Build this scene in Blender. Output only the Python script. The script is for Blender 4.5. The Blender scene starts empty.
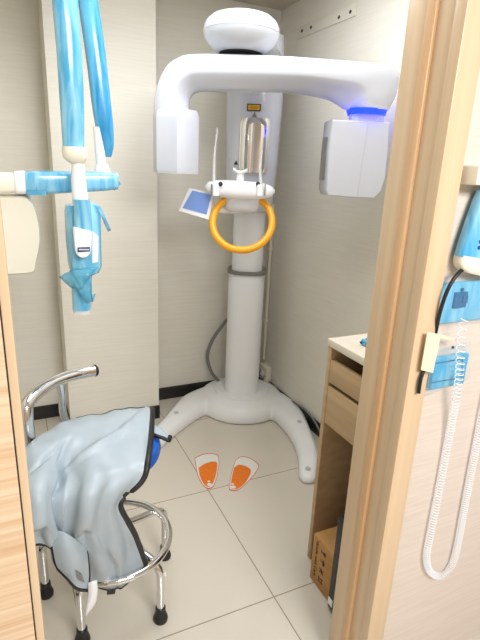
import bpy, bmesh, math, random
from mathutils import Vector, Matrix, noise

random.seed(7)
scene = bpy.context.scene
COL = scene.collection

# ------------------------------------------------------------------ camera
F = 484.675
def _vn(x, y): return Vector((x - 240, y - 320, F)).normalized()
_down = _vn(171.5, 1884.26)
_fy = _vn(4.06, 159.5); _fy = (_fy - _down * _fy.dot(_down)).normalized()
_up = -_down
_fx = _fy.cross(_up)
ROWS = (_fx, _fy, _up)
CAM = Vector((0, 0, 1.5))
cam_d = bpy.data.cameras.new('camera')
cam = bpy.data.objects.new('camera', cam_d); COL.objects.link(cam)
cam_d.sensor_fit = 'HORIZONTAL'; cam_d.sensor_width = 36.0; cam_d.lens = 36.0 * F / 480
cam_d.clip_start = 0.02
cx = Vector([r[0] for r in ROWS]); cy = -Vector([r[1] for r in ROWS]); cz = -Vector([r[2] for r in ROWS])
m4 = Matrix.Identity(4)
for i in range(3):
    m4[i][0] = cx[i]; m4[i][1] = cy[i]; m4[i][2] = cz[i]; m4[i][3] = CAM[i]
cam.matrix_world = m4
scene.camera = cam

# ------------------------------------------------------------------ light
scene.view_settings.view_transform = 'Standard'
scene.view_settings.look = 'None'
scene.view_settings.gamma = 1.0
scene.view_settings.use_curve_mapping = False
scene.view_settings.exposure = 0.26
world = bpy.data.worlds.new('world'); scene.world = world
world.use_nodes = True
world.node_tree.nodes['Background'].inputs[0].default_value = (0.96, 0.98, 1.0, 1)
world.node_tree.nodes['Background'].inputs[1].default_value = 0.4

def area(name, loc, sx, sy, power, color, rot=(0, 0, 0)):
    l = bpy.data.lights.new(name, 'AREA'); l.shape = 'RECTANGLE'; l.size = sx; l.size_y = sy
    l.energy = power; l.color = color
    o = bpy.data.objects.new(name, l); COL.objects.link(o)
    o.location = loc; o.rotation_euler = rot
    return o
area('room_ceiling_light', (0.72, 1.55, 2.40), 1.0, 1.0, 20, (0.94, 0.97, 1.0))
area('corridor_ceiling_light', (0.7, -1.15, 2.34), 1.2, 0.6, 56, (0.97, 0.98, 1.0), (math.radians(40), 0, 0))

# ------------------------------------------------------------------ helpers
def at(px, py, X=None, Y=None, Z=None):
    w = Vector((px - 240, py - 320, F))
    d = Vector([r.dot(w) for r in ROWS])
    if X is not None: k = (X - CAM.x) / d.x
    elif Y is not None: k = (Y - CAM.y) / d.y
    else: k = (Z - CAM.z) / d.z
    return CAM + d * k

def empty(name, loc, rz=0.0):
    o = bpy.data.objects.new(name, None); COL.objects.link(o)
    o.empty_display_size = 0.05
    o.location = loc; o.rotation_euler = (0, 0, rz)
    o['_m'] = 1
    ROOTM[o.name] = Matrix.Translation(Vector(loc)) @ Matrix.Rotation(rz, 4, 'Z')
    return o
ROOTM = {}
def thing(name, label, cat, loc, rz=0.0, group=None):
    o = empty(name, loc, rz)
    del o['_m']
    return tag(o, label, cat, group)
def tag(o, label, cat, group=None):
    o['label'] = label; o['category'] = cat
    if group: o['group'] = group
    return o
def fin(name, bm, mat, parent=None, smooth=True, angle=40, label=None, origin=None):
    """links the world-space bmesh as one object; converts it to the parent's frame"""
    bmesh.ops.recalc_face_normals(bm, faces=bm.faces)
    if parent is not None:
        M = ROOTM[parent.name]
        ROOTM_child = M
    elif origin is not None:
        M = Matrix.Translation(Vector(origin))
    else:
        M = None
    if M is not None: bm.transform(M.inverted())
    me = bpy.data.meshes.new(name); bm.to_mesh(me); bm.free()
    if mat is not None: me.materials.append(mat)
    if smooth:
        for p in me.polygons: p.use_smooth = True
        if angle is not None: me.set_sharp_from_angle(angle=math.radians(angle))
    o = bpy.data.objects.new(name, me); COL.objects.link(o)
    if parent is not None:
        o.parent = parent; ROOTM[o.name] = M
    elif origin is not None:
        o.location = origin; ROOTM[o.name] = M
    else:
        ROOTM[o.name] = Matrix.Identity(4)
    if label: o['label'] = label
    return o
def structure(name, bm, mat, parent=None, **k):
    o = fin(name, bm, mat, parent, **k)
    if parent is None: o['kind'] = 'structure'
    return o

def box(bm, lo, hi, bev=0.0, seg=2):
    lo = Vector(lo); hi = Vector(hi)
    r = bmesh.ops.create_cube(bm, size=1.0)
    vs = r['verts']
    for v in vs:
        v.co = Vector((lo[i] + (hi[i] - lo[i]) * (v.co[i] + 0.5) for i in range(3)))
    if bev > 0:
        es = list({e for v in vs for e in v.link_edges})
        bmesh.ops.bevel(bm, geom=es, offset=bev, segments=seg, profile=0.5, affect='EDGES')
def boxm(lo, hi, bev=0.0, seg=2):
    bm = bmesh.new(); box(bm, lo, hi, bev, seg); return bm

def loft(bm, rings, cap=True, closed=True):
    """rings: lists of equal length; closed = each ring is a loop"""
    vr = [[bm.verts.new(p) for p in r] for r in rings]
    n = len(vr[0])
    for a, b in zip(vr[:-1], vr[1:]):
        for i in range(n if closed else n - 1):
            j = (i + 1) % n
            try: bm.faces.new((a[i], a[j], b[j], b[i]))
            except ValueError: pass
    if cap and closed:
        for r in (vr[0], vr[-1]):
            try: bm.faces.new(r)
            except ValueError: pass
    return vr
def sup(c, u, v, a, b, n=24, e=2.6):
    """superellipse loop about c in directions u, v"""
    out = []
    for i in range(n):
        t = 2 * math.pi * i / n
        cs, sn = math.cos(t), math.sin(t)
        out.append(c + u * (a * math.copysign(abs(cs) ** (2 / e), cs)) + v * (b * math.copysign(abs(sn) ** (2 / e), sn)))
    return out
def lathe(bm, prof, c=(0, 0, 0), n=40, sx=1.0, sy=1.0, rz=0.0):
    c = Vector(c); ca, sa = math.cos(rz), math.sin(rz)
    rings = []
    for r, z in prof:
        rr = []
        for i in range(n):
            t = 2 * math.pi * i / n
            x, y = max(r, 1e-4) * math.cos(t) * sx, max(r, 1e-4) * math.sin(t) * sy
            rr.append(c + Vector((x * ca - y * sa, x * sa + y * ca, z)))
        rings.append(rr)
    loft(bm, rings)
def crom(pts, n):
    """Catmull-Rom through pts, n samples per span"""
    P = [pts[0] * 2 - pts[1]] + list(pts) + [pts[-1] * 2 - pts[-2]]
    out = []
    for i in range(1, len(P) - 2):
        a, b, c, d = P[i - 1], P[i], P[i + 1], P[i + 2]
        for k in range(n):
            t = k / n
            out.append(0.5 * ((2 * b) + (c - a) * t + (2 * a - 5 * b + 4 * c - d) * t * t + (3 * b - a - 3 * c + d) * t ** 3))
    out.append(pts[-1].copy() if hasattr(pts[-1], 'copy') else pts[-1])
    return out
def tube(bm, path, r, n=12, flat=None, cap=True):
    """sweep a circle (or an ellipse: flat = (axis, ratio)) along the path"""
    path = [Vector(p) for p in path]
    N = None; rings = []
    for i, p in enumerate(path):
        T = (path[min(i + 1, len(path) - 1)] - path[max(i - 1, 0)])
        if T.length < 1e-9: continue
        T.normalize()
        if N is None:
            a = Vector((0, 0, 1)) if abs(T.z) < 0.9 else Vector((1, 0, 0))
            N = (a - T * a.dot(T)).normalized()
        else:
            N = N - T * N.dot(T)
            N.normalize()
        B = T.cross(N)
        rr = r[i] if isinstance(r, (list, tuple)) else r
        rings.append([p + N * (rr * math.cos(2 * math.pi * k / n)) + B * (rr * math.sin(2 * math.pi * k / n)) for k in range(n)])
    if flat:
        ax, q = flat; ax = Vector(ax).normalized()
        for ring, p in zip(rings, path):
            for k, v in enumerate(ring):
                d = v - p; ring[k] = v - ax * (d.dot(ax) * (1 - q))
    loft(bm, rings, cap)
def cyl(bm, a, b, r0, r1=None, n=24):
    r1 = r0 if r1 is None else r1
    tube(bm, [Vector(a), Vector(b)], [r0, r1], n)
def prism(bm, poly, d):
    """polygon (world points) extruded by vector d"""
    d = Vector(d)
    loft(bm, [[Vector(p) for p in poly], [Vector(p) + d for p in poly]])

# ------------------------------------------------------------------ materials
def principled(name, col, rough=0.5, metal=0.0, **k):
    m = bpy.data.materials.new(name); m.use_nodes = True
    b = m.node_tree.nodes['Principled BSDF']
    b.inputs['Base Color'].default_value = (*col, 1)
    b.inputs['Roughness'].default_value = rough
    b.inputs['Metallic'].default_value = metal
    for kk, v in k.items(): b.inputs[kk].default_value = v
    return m
def srgb(r, g, b):
    f = lambda c: (c / 255 / 12.92) if c / 255 <= 0.04045 else ((c / 255 + 0.055) / 1.055) ** 2.4
    return (f(r), f(g), f(b))
def textured(name, c0, c1, rough, scale, nscale=1.0, detail=6, bump=0.0, dist=0.0, lo=0.35, hi=0.65, coat=0.0, metal=0.0):
    """noise, stretched by scale on each object axis, between two colours"""
    m = principled(name, c0, rough, metal)
    nt = m.node_tree; N = nt.nodes; L = nt.links; b = N['Principled BSDF']
    geo = N.new('ShaderNodeNewGeometry'); mp = N.new('ShaderNodeMapping'); mp.inputs['Scale'].default_value = scale
    L.new(geo.outputs['Position'], mp.inputs['Vector'])
    ns = N.new('ShaderNodeTexNoise'); ns.inputs['Scale'].default_value = nscale; ns.inputs['Detail'].default_value = detail
    ns.inputs['Distortion'].default_value = dist
    L.new(mp.outputs[0], ns.inputs['Vector'])
    cr = N.new('ShaderNodeValToRGB'); cr.color_ramp.elements[0].position = lo; cr.color_ramp.elements[1].position = hi
    cr.color_ramp.elements[0].color = (*c0, 1); cr.color_ramp.elements[1].color = (*c1, 1)
    L.new(ns.outputs['Fac'], cr.inputs[0]); L.new(cr.outputs[0], b.inputs['Base Color'])
    if bump:
        bp = N.new('ShaderNodeBump'); bp.inputs['Strength'].default_value = bump; bp.inputs['Distance'].default_value = 0.002
        L.new(ns.outputs['Fac'], bp.inputs['Height']); L.new(bp.outputs[0], b.inputs['Normal'])
    b.inputs['Coat Weight'].default_value = coat
    return m

M = {}
M['wallpaper'] = textured('wallpaper', srgb(225, 221, 208), srgb(230, 226, 214), 0.7, (5, 5, 130), 1.0, 3, 0.06)
M['corridor_wallpaper'] = textured('corridor_wallpaper', srgb(212, 198, 184), srgb(219, 206, 193), 0.7, (8, 8, 200), 1.0, 3, 0.2)
M['strip'] = principled('pale_strip', srgb(226, 222, 208), 0.6)
M['ceiling'] = textured('ceiling_board', srgb(196, 186, 168), srgb(204, 194, 176), 0.8, (3, 3, 3), 1.0)
M['oak'] = textured('oak_vertical', srgb(212, 182, 144), srgb(222, 195, 159), 0.36, (40, 40, 1.2), 1.0, 5, 0.03, 0.3, 0.3, 0.7, 0.1)
M['oak_warm'] = textured('oak_warm_strip', srgb(214, 172, 124), srgb(222, 183, 138), 0.35, (40, 40, 1.2), 1.0, 5, 0.05)
M['laminate'] = textured('oak_laminate_horizontal', srgb(208, 172, 132), srgb(229, 202, 169), 0.4, (1.0, 20, 75), 1.0, 7, 0.05, 0.8, 0.34, 0.6)
M['cabinet'] = textured('cabinet_laminate', srgb(182, 152, 112), srgb(194, 165, 125), 0.45, (18, 2.0, 40), 1.0, 5, 0.02)
M['cabinet_top'] = textured('cabinet_top_laminate', srgb(222, 212, 190), srgb(230, 222, 204), 0.4, (20, 3, 20), 1.0, 5)
M['black'] = principled('black_rubber', (0.012, 0.012, 0.013), 0.45)
M['baseboard'] = principled('black_vinyl_baseboard', (0.012, 0.011, 0.011), 0.4)
M['white'] = principled('white_enamel', srgb(202, 206, 214), 0.22, 0, **{'Coat Weight': 0.4})
M['white_matte'] = principled('white_plastic', srgb(242, 244, 246), 0.4)
M['base_white'] = textured('base_enamel', srgb(234, 235, 234), srgb(240, 241, 240), 0.3, (6, 6, 6), 1.0)
M['cream'] = principled('cream_plastic', srgb(240, 234, 216), 0.42)
M['grey'] = principled('grey_plastic', srgb(120, 120, 116), 0.4)
M['grey_metal'] = principled('grey_metal', srgb(150, 150, 150), 0.35, 0.6)
M['seam'] = principled('seam_grey', srgb(190, 192, 198), 0.5)
M['chrome'] = principled('chrome', (0.78, 0.78, 0.78), 0.09, 1.0)
M['mirror'] = principled('mirror_steel', (0.8, 0.78, 0.75), 0.05, 1.0)
M['orange'] = principled('orange_grip', srgb(246, 172, 8), 0.35, 0, **{'Coat Weight': 0.2})
M['screen'] = principled('screen_blue', srgb(112, 140, 196), 0.15)
M['screen'].node_tree.nodes['Principled BSDF'].inputs['Emission Color'].default_value = (*srgb(112, 140, 196), 1)
M['screen'].node_tree.nodes['Principled BSDF'].inputs['Emission Strength'].default_value = 0.25
M['blue_light'] = principled('blue_light', (0.0, 0.05, 0.9), 0.4)
M['blue_light'].node_tree.nodes['Principled BSDF'].inputs['Emission Color'].default_value = (0.001, 0.004, 1.0, 1)
M['blue_light'].node_tree.nodes['Principled BSDF'].inputs['Emission Strength'].default_value = 13.0
M['clear'] = principled('clear_acrylic', (0.95, 0.96, 0.97), 0.05, 0, **{'Alpha': 0.5})
M['film'] = textured('blue_film', srgb(70, 166, 210), srgb(160, 214, 234), 0.22, (30, 30, 5), 1.0, 4, 0.5, 0.8, 0.35, 0.7, 0.3)  # pale streaks are highlights on the film, put into its colour
M['film_dark'] = textured('blue_film_dark', srgb(22, 132, 188), srgb(108, 192, 226), 0.2, (34, 34, 4), 1.0, 4, 0.5, 0.8, 0.35, 0.75, 0.3)  # deeper film tone, its highlight streaks painted in the same way
M['film_thin'] = textured('blue_film_thin', srgb(70, 166, 206), srgb(120, 200, 226), 0.2, (25, 25, 25), 1.0, 4, 0.4)
M['film_thin'].node_tree.nodes['Principled BSDF'].inputs['Alpha'].default_value = 0.62
M['film_pouch'] = textured('blue_film_pouch', srgb(130, 196, 222), srgb(176, 222, 238), 0.2, (25, 25, 25), 1.0, 4, 0.4)
M['film_pouch'].node_tree.nodes['Principled BSDF'].inputs['Alpha'].default_value = 0.09
M['navy'] = principled('navy', srgb(24, 44, 110), 0.4)
M['deep_blue'] = principled('deep_blue', srgb(14, 78, 132), 0.4)
M['apron'] = textured('apron_vinyl', srgb(168, 181, 189), srgb(176, 188, 195), 0.42, (14, 14, 14), 1.0, 5, 0.35)
M['blue_vinyl'] = principled('blue_vinyl', srgb(10, 92, 190), 0.4)
M['orange_sticker'] = textured('orange_sticker', srgb(226, 112, 12), srgb(234, 124, 22), 0.45, (60, 60, 60), 1.0)
M['white_sticker'] = principled('white_sticker', srgb(224, 222, 214), 0.45)
M['red_sticker'] = principled('red_sticker', srgb(196, 70, 44), 0.5)
M['card'] = textured('cardboard', srgb(176, 130, 72), srgb(188, 142, 84), 0.8, (10, 10, 30), 1.0)
M['ink'] = principled('black_ink', (0.02, 0.017, 0.015), 0.7)
M['yellow'] = principled('yellow_label', srgb(224, 170, 20), 0.5)
M['tape'] = principled('cream_tape', srgb(238, 226, 192), 0.5)
M['void'] = principled('dark_recess', (0.02, 0.02, 0.02), 0.8)

def floor_mat():
    m = principled('beige_floor_tiles', srgb(206, 196, 176), 0.16)
    nt = m.node_tree; N = nt.nodes; L = nt.links; b = N['Principled BSDF']
    geo = N.new('ShaderNodeNewGeometry'); sep = N.new('ShaderNodeSeparateXYZ'); L.new(geo.outputs['Position'], sep.inputs[0])
    def line(sock, off):
        a = N.new('ShaderNodeMath'); a.operation = 'SUBTRACT'; L.new(sock, a.inputs[0]); a.inputs[1].default_value = off
        p = N.new('ShaderNodeMath'); p.operation = 'PINGPONG'; L.new(a.outputs[0], p.inputs[0]); p.inputs[1].default_value = 0.335
        c = N.new('ShaderNodeMath'); c.operation = 'LESS_THAN'; L.new(p.outputs[0], c.inputs[0]); c.inputs[1].default_value = 0.0022
        return c
    x = line(sep.outputs['X'], 0.762); y = line(sep.outputs['Y'], 1.198)
    mx = N.new('ShaderNodeMath'); mx.operation = 'MAXIMUM'; L.new(x.outputs[0], mx.inputs[0]); L.new(y.outputs[0], mx.inputs[1])
    ns = N.new('ShaderNodeTexNoise'); ns.inputs['Scale'].default_value = 3; ns.inputs['Detail'].default_value = 5
    L.new(geo.outputs['Position'], ns.inputs['Vector'])
    cr = N.new('ShaderNodeValToRGB'); cr.color_ramp.elements[0].color = (*srgb(205, 197, 181), 1); cr.color_ramp.elements[1].color = (*srgb(214, 206, 191), 1)
    L.new(ns.outputs['Fac'], cr.inputs[0])
    mix = N.new('ShaderNodeMix'); mix.data_type = 'RGBA'
    L.new(mx.outputs[0], mix.inputs[0]); L.new(cr.outputs[0], mix.inputs[6]); mix.inputs[7].default_value = (*srgb(150, 136, 112), 1)
    L.new(mix.outputs[2], b.inputs['Base Color'])
    return m
M['floor'] = floor_mat()

# ------------------------------------------------------------------ the setting
RX, BY, H = 1.565, 2.89, 2.41            # right wall, back wall, ceiling
LX = -0.32                               # left wall
DY0, DY1 = 0.784, 0.925                  # door wall
structure('floor', boxm((-1.3, -1.6, -0.06), (2.6, BY + 0.1, 0)), M['floor'], smooth=False)
structure('ceiling', boxm((LX - 0.1, DY0, H), (RX + 0.1, BY + 0.1, H + 0.08)), M['ceiling'], smooth=False)
structure('wall_back', boxm((LX - 0.1, BY, 0), (RX + 0.1, BY + 0.1, H)), M['wallpaper'], smooth=False)
structure('wall_right', boxm((RX, DY1, 0), (RX + 0.1, BY, H)), M['wallpaper'], smooth=False)
structure('wall_left', boxm((LX - 0.1, DY1, 0), (LX, BY, H)), M['wallpaper'], smooth=False)
PX0, PX1, PY = 0.215, 0.738, 2.655
structure('wall_pillar', boxm((PX0, PY, 0), (PX1, BY, H)), M['wallpaper'], smooth=False)
JX = 0.81
bm = bmesh.new()
box(bm, (JX + 0.029, DY0 + 0.004, 0), (2.6, DY1, 2.75))
box(bm, (-1.3, DY0 + 0.004, 0), (-0.045, DY1, 2.75))
box(bm, (-0.045, DY0 + 0.004, 2.17), (JX + 0.02, DY1, 2.75))
structure('wall_front', bm, M['corridor_wallpaper'], smooth=False)
# skirting
structure('wall_corridor', boxm((-1.3, -1.7, 0), (2.6, -1.6, 2.75)), M['corridor_wallpaper'], smooth=False)
d2 = empty('door_added', (0.75, -1.6, 0)); d2['kind'] = 'structure'; del d2['_m']  # unseen door, added to give the mirror panel brown stripes to reflect
fin('leaf', boxm((0.3, -1.6, 0.01), (1.2, -1.57, 2.1), 0.003), M['oak_warm'], d2)
fin('frame', boxm((0.24, -1.6, 0), (0.3, -1.56, 2.16), 0.003), M['oak'], d2)
fin('frame', boxm((1.2, -1.6, 0), (1.26, -1.56, 2.16), 0.003), M['oak'], d2)
bm = bmesh.new(); cyl(bm, (0.38, -1.52, 1.0), (0.50, -1.52, 1.0), .01); cyl(bm, (0.38, -1.575, 1.0), (0.38, -1.52, 1.0), .01)
fin('door_handle', bm, M['chrome'], d2)
structure('baseboard_back', boxm((PX1, BY - 0.012, 0), (RX, BY, 0.085), 0.003), M['baseboard'])
structure('baseboard_recess', boxm((LX, BY - 0.012, 0), (PX0, BY, 0.085), 0.003), M['baseboard'])
bm = bmesh.new()
box(bm, (PX0 - 0.012, PY - 0.012, 0), (PX1 + 0.002, PY, 0.085)); box(bm, (PX0 - 0.012, PY, 0), (PX0, BY - 0.012, 0.085))
structure('baseboard_pillar', bm, M['baseboard'])
structure('baseboard_right', boxm((RX - 0.012, 1.33, 0), (RX, BY - 0.012, 0.085), 0.003), M['baseboard'])
structure('baseboard_left', boxm((LX, DY1, 0), (LX + 0.012, BY - 0.012, 0.085), 0.003), M['baseboard'])
# door frame, right jamb: deep reveal, warm stop strip, front reveal, casing
bm = bmesh.new()
box(bm, (JX, 0.870, 0), (JX + 0.03, 0.930, 2.17), 0.002)            # rear reveal board
box(bm, (JX + 0.005, 0.799, 0), (JX + 0.03, 0.852, 2.17), 0.001)     # front reveal board, set back a little
box(bm, (JX, DY0 - 0.014, 0), (JX + 0.062, 0.800, 2.23), 0.003)  # casing
structure('trim_1', bm, M['oak'])
bm = bmesh.new(); box(bm, (JX - 0.004, 0.846, 0), (JX + 0.02, 0.872, 2.17), 0.004, 3)
structure('trim_2', bm, M['oak_warm'])
bm = bmesh.new()
box(bm, (-0.045, 0.788, 2.14), (JX, 0.928, 2.17), 0.002); box(bm, (-0.1, DY0 - 0.012, 2.17), (JX, DY0 + 0.004, 2.23), 0.002)
structure('trim_3', bm, M['oak'])
bm = bmesh.new(); box(bm, (-0.045, 0.80, 0), (-0.028, 0.925, 2.14), 0.002)
structure('trim_4', bm, M['oak'])
# the door leaf standing at the left of the opening
dr = empty('door_1', (-0.45, 0.77, 0)); dr['kind'] = 'structure'
del dr['_m']
fin('leaf', boxm((-0.92, 0.752, 0.012), (-0.0252, 0.785, 2.14), 0.001), M['laminate'], dr)
fin('edge_band', boxm((-0.0232, 0.751, 0.012), (-0.0095, 0.786, 2.14), 0.002), M['oak'], dr)
fin('shadow_gap', boxm((-0.0253, 0.7535, 0.012), (-0.0231, 0.784, 2.14)), M['void'], dr)
# screw strip high on the right wall
def rw(px, py): return at(px, py, X=RX)
a, b = rw(298, 31), rw(357, 8.5)
zc = rw(328, 21).z
strip = thing('mounting_strip', 'pale strip with four dark screw holes high on the right wall', 'wall strip', (RX, (a.y + b.y) / 2, zc))
fin('plate', boxm((RX - 0.006, b.y, zc - 0.03), (RX, a.y, zc + 0.03), 0.002), M['strip'], strip)
for px, py in ((303, 31), (312, 27.5), (340, 17.5), (351.5, 12)):
    p = rw(px, py); bm = bmesh.new(); cyl(bm, (RX - 0.0075, p.y, p.z), (RX - 0.004, p.y, p.z), 0.0085, n=14)
    fin('screw_hole', bm, M['void'], strip)

# ------------------------------------------------------------------ panoramic x-ray machine
ANG = 241.0
MO = Vector((1.297, 2.642, 0))
def frame(ang):
    a = math.radians(ang); f = Vector((math.cos(a), math.sin(a), 0)); return f, Vector((-f.y, f.x, 0))
def md(s, t, z, ang=ANG):
    f, r = frame(ang); return MO + r * s + f * t + Vector((0, 0, z))
def mw(px, py, t, ang=ANG):
    f, r = frame(ang)
    w = Vector((px - 240, py - 320, F)); d = Vector([q.dot(w) for q in ROWS])
    return CAM + d * ((t - (CAM - MO).dot(f)) / d.dot(f))
FW, RT = frame(ANG); UP = Vector((0, 0, 1))
mach = thing('panoramic_xray_machine', 'tall white dental panoramic x-ray machine with orange hoop grip, standing in the back corner', 'x-ray machine', MO, math.radians(ANG + 90))

# base: hub and two curved legs in one casting
bm = bmesh.new()
lathe(bm, [(0.0, 0.0), (0.285, 0.0), (0.292, 0.012), (0.285, 0.05), (0.262, 0.085), (0.225, 0.104), (0.19, 0.112), (0.0, 0.113)], md(0, 0, 0), 56)
leg_c = [(0.20, 0.02, .12, .10), (0.29, 0.13, .11, .095), (0.343, 0.26, .085, .085), (0.385, 0.42, .066, .075), (0.408, 0.566, .058, .068), (0.408, 0.70, .053, .06), (0.401, 0.755, .05, .055), (0.396, 0.805, .043, .042), (0.393, 0.83, .022, .018)]
leg_r = list(leg_c)
leg_l = leg_c[:3] + [(0.392, 0.41, .066, .075), (0.43, 0.53, .058, .068), (0.462, 0.64, .053, .06), (0.478, 0.72, .05, .055), (0.484, 0.765, .043, .042), (0.487, 0.79, .022, .018)]
for sg, leg_c in ((-1, leg_l), (1, leg_r)):
    cl = crom([Vector((s * sg, t, w)) for s, t, w, h in leg_c], 4); hh = crom([Vector((h, 0, 0)) for s, t, w, h in leg_c], 4)
    rings = []
    for i, p in enumerate(cl):
        q0, q1 = cl[max(i - 1, 0)], cl[min(i + 1, len(cl) - 1)]
        tx, ty = q1.x - q0.x, q1.y - q0.y; l = math.hypot(tx, ty); nx, ny = -ty / l, tx / l
        w, h = p.z, hh[i].x
        rg = []
        for k in range(15):
            th = math.pi * k / 14
            c_, s_ = math.cos(th), math.sin(th)
            u = w * math.copysign(abs(c_) ** (0.62), c_); z = h * abs(s_) ** 0.62
            rg.append(md(p.x + nx * u, p.y + ny * u, z))
        rings.append(rg)
    loft(bm, rings)
base = fin('base', bm, M['base_white'], mach, angle=None)
rm = base.modifiers.new('blend', 'REMESH'); rm.mode = 'VOXEL'; rm.voxel_size = 0.009; rm.use_smooth_shade = True
sm = base.modifiers.new('soften', 'SMOOTH'); sm.factor = 0.6; sm.iterations = 14
bm = bmesh.new()
lathe(bm, [(0.135, 0.10), (0.178, 0.10), (0.182, 0.112), (0.176, 0.122), (0.14, 0.126), (0.118, 0.12)], md(0, 0, 0), 48)
fin('column_skirt', bm, M['base_white'], mach)
for s, t, z in ((0.399, 0.765, .052), (-0.48, 0.73, .052), (0.372, 0.33, .080), (-0.372, 0.33, .080)):
    bm = bmesh.new(); lathe(bm, [(0.0, 0.005), (0.010, 0.005), (0.014, 0.003), (0.016, -0.006)], md(s, t, z), 18)
    fin('bolt_cap', bm, M['seam'], mach)
def vcol(bm, zs, hw, hd, t0=0.0, e=2.8, s0=0.0, n=36):
    loft(bm, [sup(md(s0, t0, z), RT, FW, a, b, n, e) for z, a, b in zip(zs, hw, hd)])
bm = bmesh.new(); vcol(bm, (0.10, 0.5, 0.895, 0.905), (.110, .110, .110, .106), (.115, .115, .115, .111))
fin('lower_column', bm, M['white_matte'], mach)
bm = bmesh.new(); vcol(bm, (0.89, 1.5, 2.05), (.093, .093, .093), (.098, .098, .098))
fin('upper_column', bm, M['white_matte'], mach)
bm = bmesh.new()
rings = []
pr = [(.112, .905), (.120, .903), (.120, .922), (.112, .924), (.093, .922), (.093, .905), (.112, .905)]
for q, z in pr: rings.append(sup(md(0, 0, z), RT, FW, q, q + .005, 36, 2.8))
loft(bm, rings, cap=False); fin('joint_collar', bm, M['grey'], mach)
# carriage that slides on the column
bm = bmesh.new()
zs = [1.272, 1.276, 1.29, 1.32, 1.38, 1.5, 1.65, 1.8, 1.92, 2.02, 2.17, 2.13, 2.145]
hw = [.07, .105, .122, .131, .138, .144, .148, .152, .153, .152, .142, .115, .06]
hd = [.06, .10, .115, .125, .13, .135, .135, .135, .135, .135, .13, .11, .06]
loft(bm, [sup(md(0.002, 0.045, z), RT, FW, a, b, 44, 3.0) for z, a, b in zip(zs, hw, hd)])
fin('carriage', bm, M['white'], mach)
# neck and round head
AA, AT = 246.0, 0.82                     # the rotating arm's facing and its distance in front of the column
def m_px(p): return (p - CAM).dot(-cz) / F   # metres per picture pixel at a point
hc = mw(241.5, 35, AT - .01, AA)
KH = m_px(hc) * 38 / .188
bm = bmesh.new()
lathe(bm, [(KH * r, KH * z) for r, z in ((0.0, .092), (.06, .091), (.11, .085), (.15, .072), (.176, .050), (.187, .026), (.188, .0), (.18, -.026), (.160, -.052), (.135, -.074), (.114, -.084), (0.0, -.084))],
      hc, 56, 1.0, 1.05, math.radians(ANG + 90))
fin('head_cover', bm, M['white'], mach)
bm = bmesh.new()
lathe(bm, [(KH * r, KH * z) for r, z in ((.186, .006), (.1895, .006), (.1895, .0025), (.186, .0025))], hc, 56, 1.0, 1.05, math.radians(ANG + 90))
fin('cover_seam', bm, M['seam'], mach)
bm = bmesh.new(); lathe(bm, [(KH * r, KH * z) for r, z in ((0.0, -.082), (.110, -.083), (.106, -.088), (.07, -.092), (.07, -.16), (0.0, -.16))], hc, 40)
fin('bearing', bm, M['void'], mach, label='dark round bearing under the head cover')
bm = bmesh.new()
c0 = md(0.0, 0.05, 2.04); c1 = Vector((hc.x, hc.y, hc.z + .0))
loft(bm, [sup(c0.lerp(c1, k / 6), RT, UP, .152 - .006 * k, .085 - .007 * k, 28, 2.3) for k in range(7)])
fin('neck', bm, M['white'], mach)
# rotating arm: outer / inner contour pairs seen from the front
AF, AR = frame(AA)
pairs = [((155.5, 118), (190, 121)), ((156, 102), (189.5, 111)), ((159.5, 85), (189.5, 102)), ((167, 70), (192, 95.5)), ((178, 61), (197, 92.5)), ((194, 57), (206, 91.5)),
         ((240, 57.5), (240, 92)), ((288, 59.5), (282, 92.5)), ((328, 62.5), (302, 94)), ((362, 65), (322, 98)), ((385, 68), (330, 100.5)), ((396, 77), (337.5, 104.5)),
         ((393, 95), (343.5, 108.5)), ((385.5, 111.5), (347, 110))]
po = crom([mw(*o, AT, AA) for o, i in pairs], 5); pi = crom([mw(*i, AT, AA) for o, i in pairs], 5)
wd = crom([Vector((w, 0, 0)) for w in (.085, .085, .085, .085, .085, .09, .095, .095, .095, .092, .09, .086, .082, .076)], 5)
_h = [(1, 0), (1, .45), (.97, .68), (.88, .85), (.70, .95), (.45, .99), (.15, 1.0), (-.10, 1.0), (-.22, .97), (-.5, .76), (-.78, .54), (-.93, .38), (-1, .18)]
ASEC = _h + [(a_, -b_) for a_, b_ in reversed(_h) if b_ > 0]
bm = bmesh.new(); rings = []
for o, i, w in zip(po, pi, wd):
    c = (o + i) / 2; u = (o - i) / 2
    rings.append([c + u * a_ + AF * (w.x * b_) for a_, b_ in ASEC])
loft(bm, rings)
arm = fin('rotating_arm', bm, M['white'], mach, angle=32)
# tube head under the left end
bm = bmesh.new()
def aw(px, py, t): return mw(px, py, t, AA)
def sz(px, py, t):
    p = aw(px, py, t); f, r = frame(AA); return (p - MO).dot(r), p.z
zt, zb = sz(170, 118, AT)[1], sz(170, 172, AT)[1]
sL, sE, sR = sz(154, 150, AT + .06)[0], sz(178, 150, AT + .10)[0], sz(199, 150, AT)[0]
plan = [(sL, AT - .09), (sL - .003, AT + .06), (sL + .014, AT + .085), (sE - .003, AT + .105), (sE + .009, AT + .098), (sR - .004, AT + .014), (sR, AT - .0), (sR - .004, AT - .09)]
cxp = sum(p[0] for p in plan) / len(plan); cyp = sum(p[1] for p in plan) / len(plan)
def ring_of(k, z): return [md(cxp + (s - cxp) * k, cyp + (t - cyp) * k, z, AA) for s, t in plan]
loft(bm, [ring_of(.90, zt + .03), ring_of(.985, zt + .008), ring_of(1, zt - .005), ring_of(1, zb + .012), ring_of(.97, zb)])
th = fin('tube_head', bm, M['white'], mach, angle=28)
bm = bmesh.new()
loft(bm, [ring_of(.93, zb + .004), ring_of(.93, zb - .004)])
fin('tube_head_floor', bm, M['white_matte'], mach)
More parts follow.
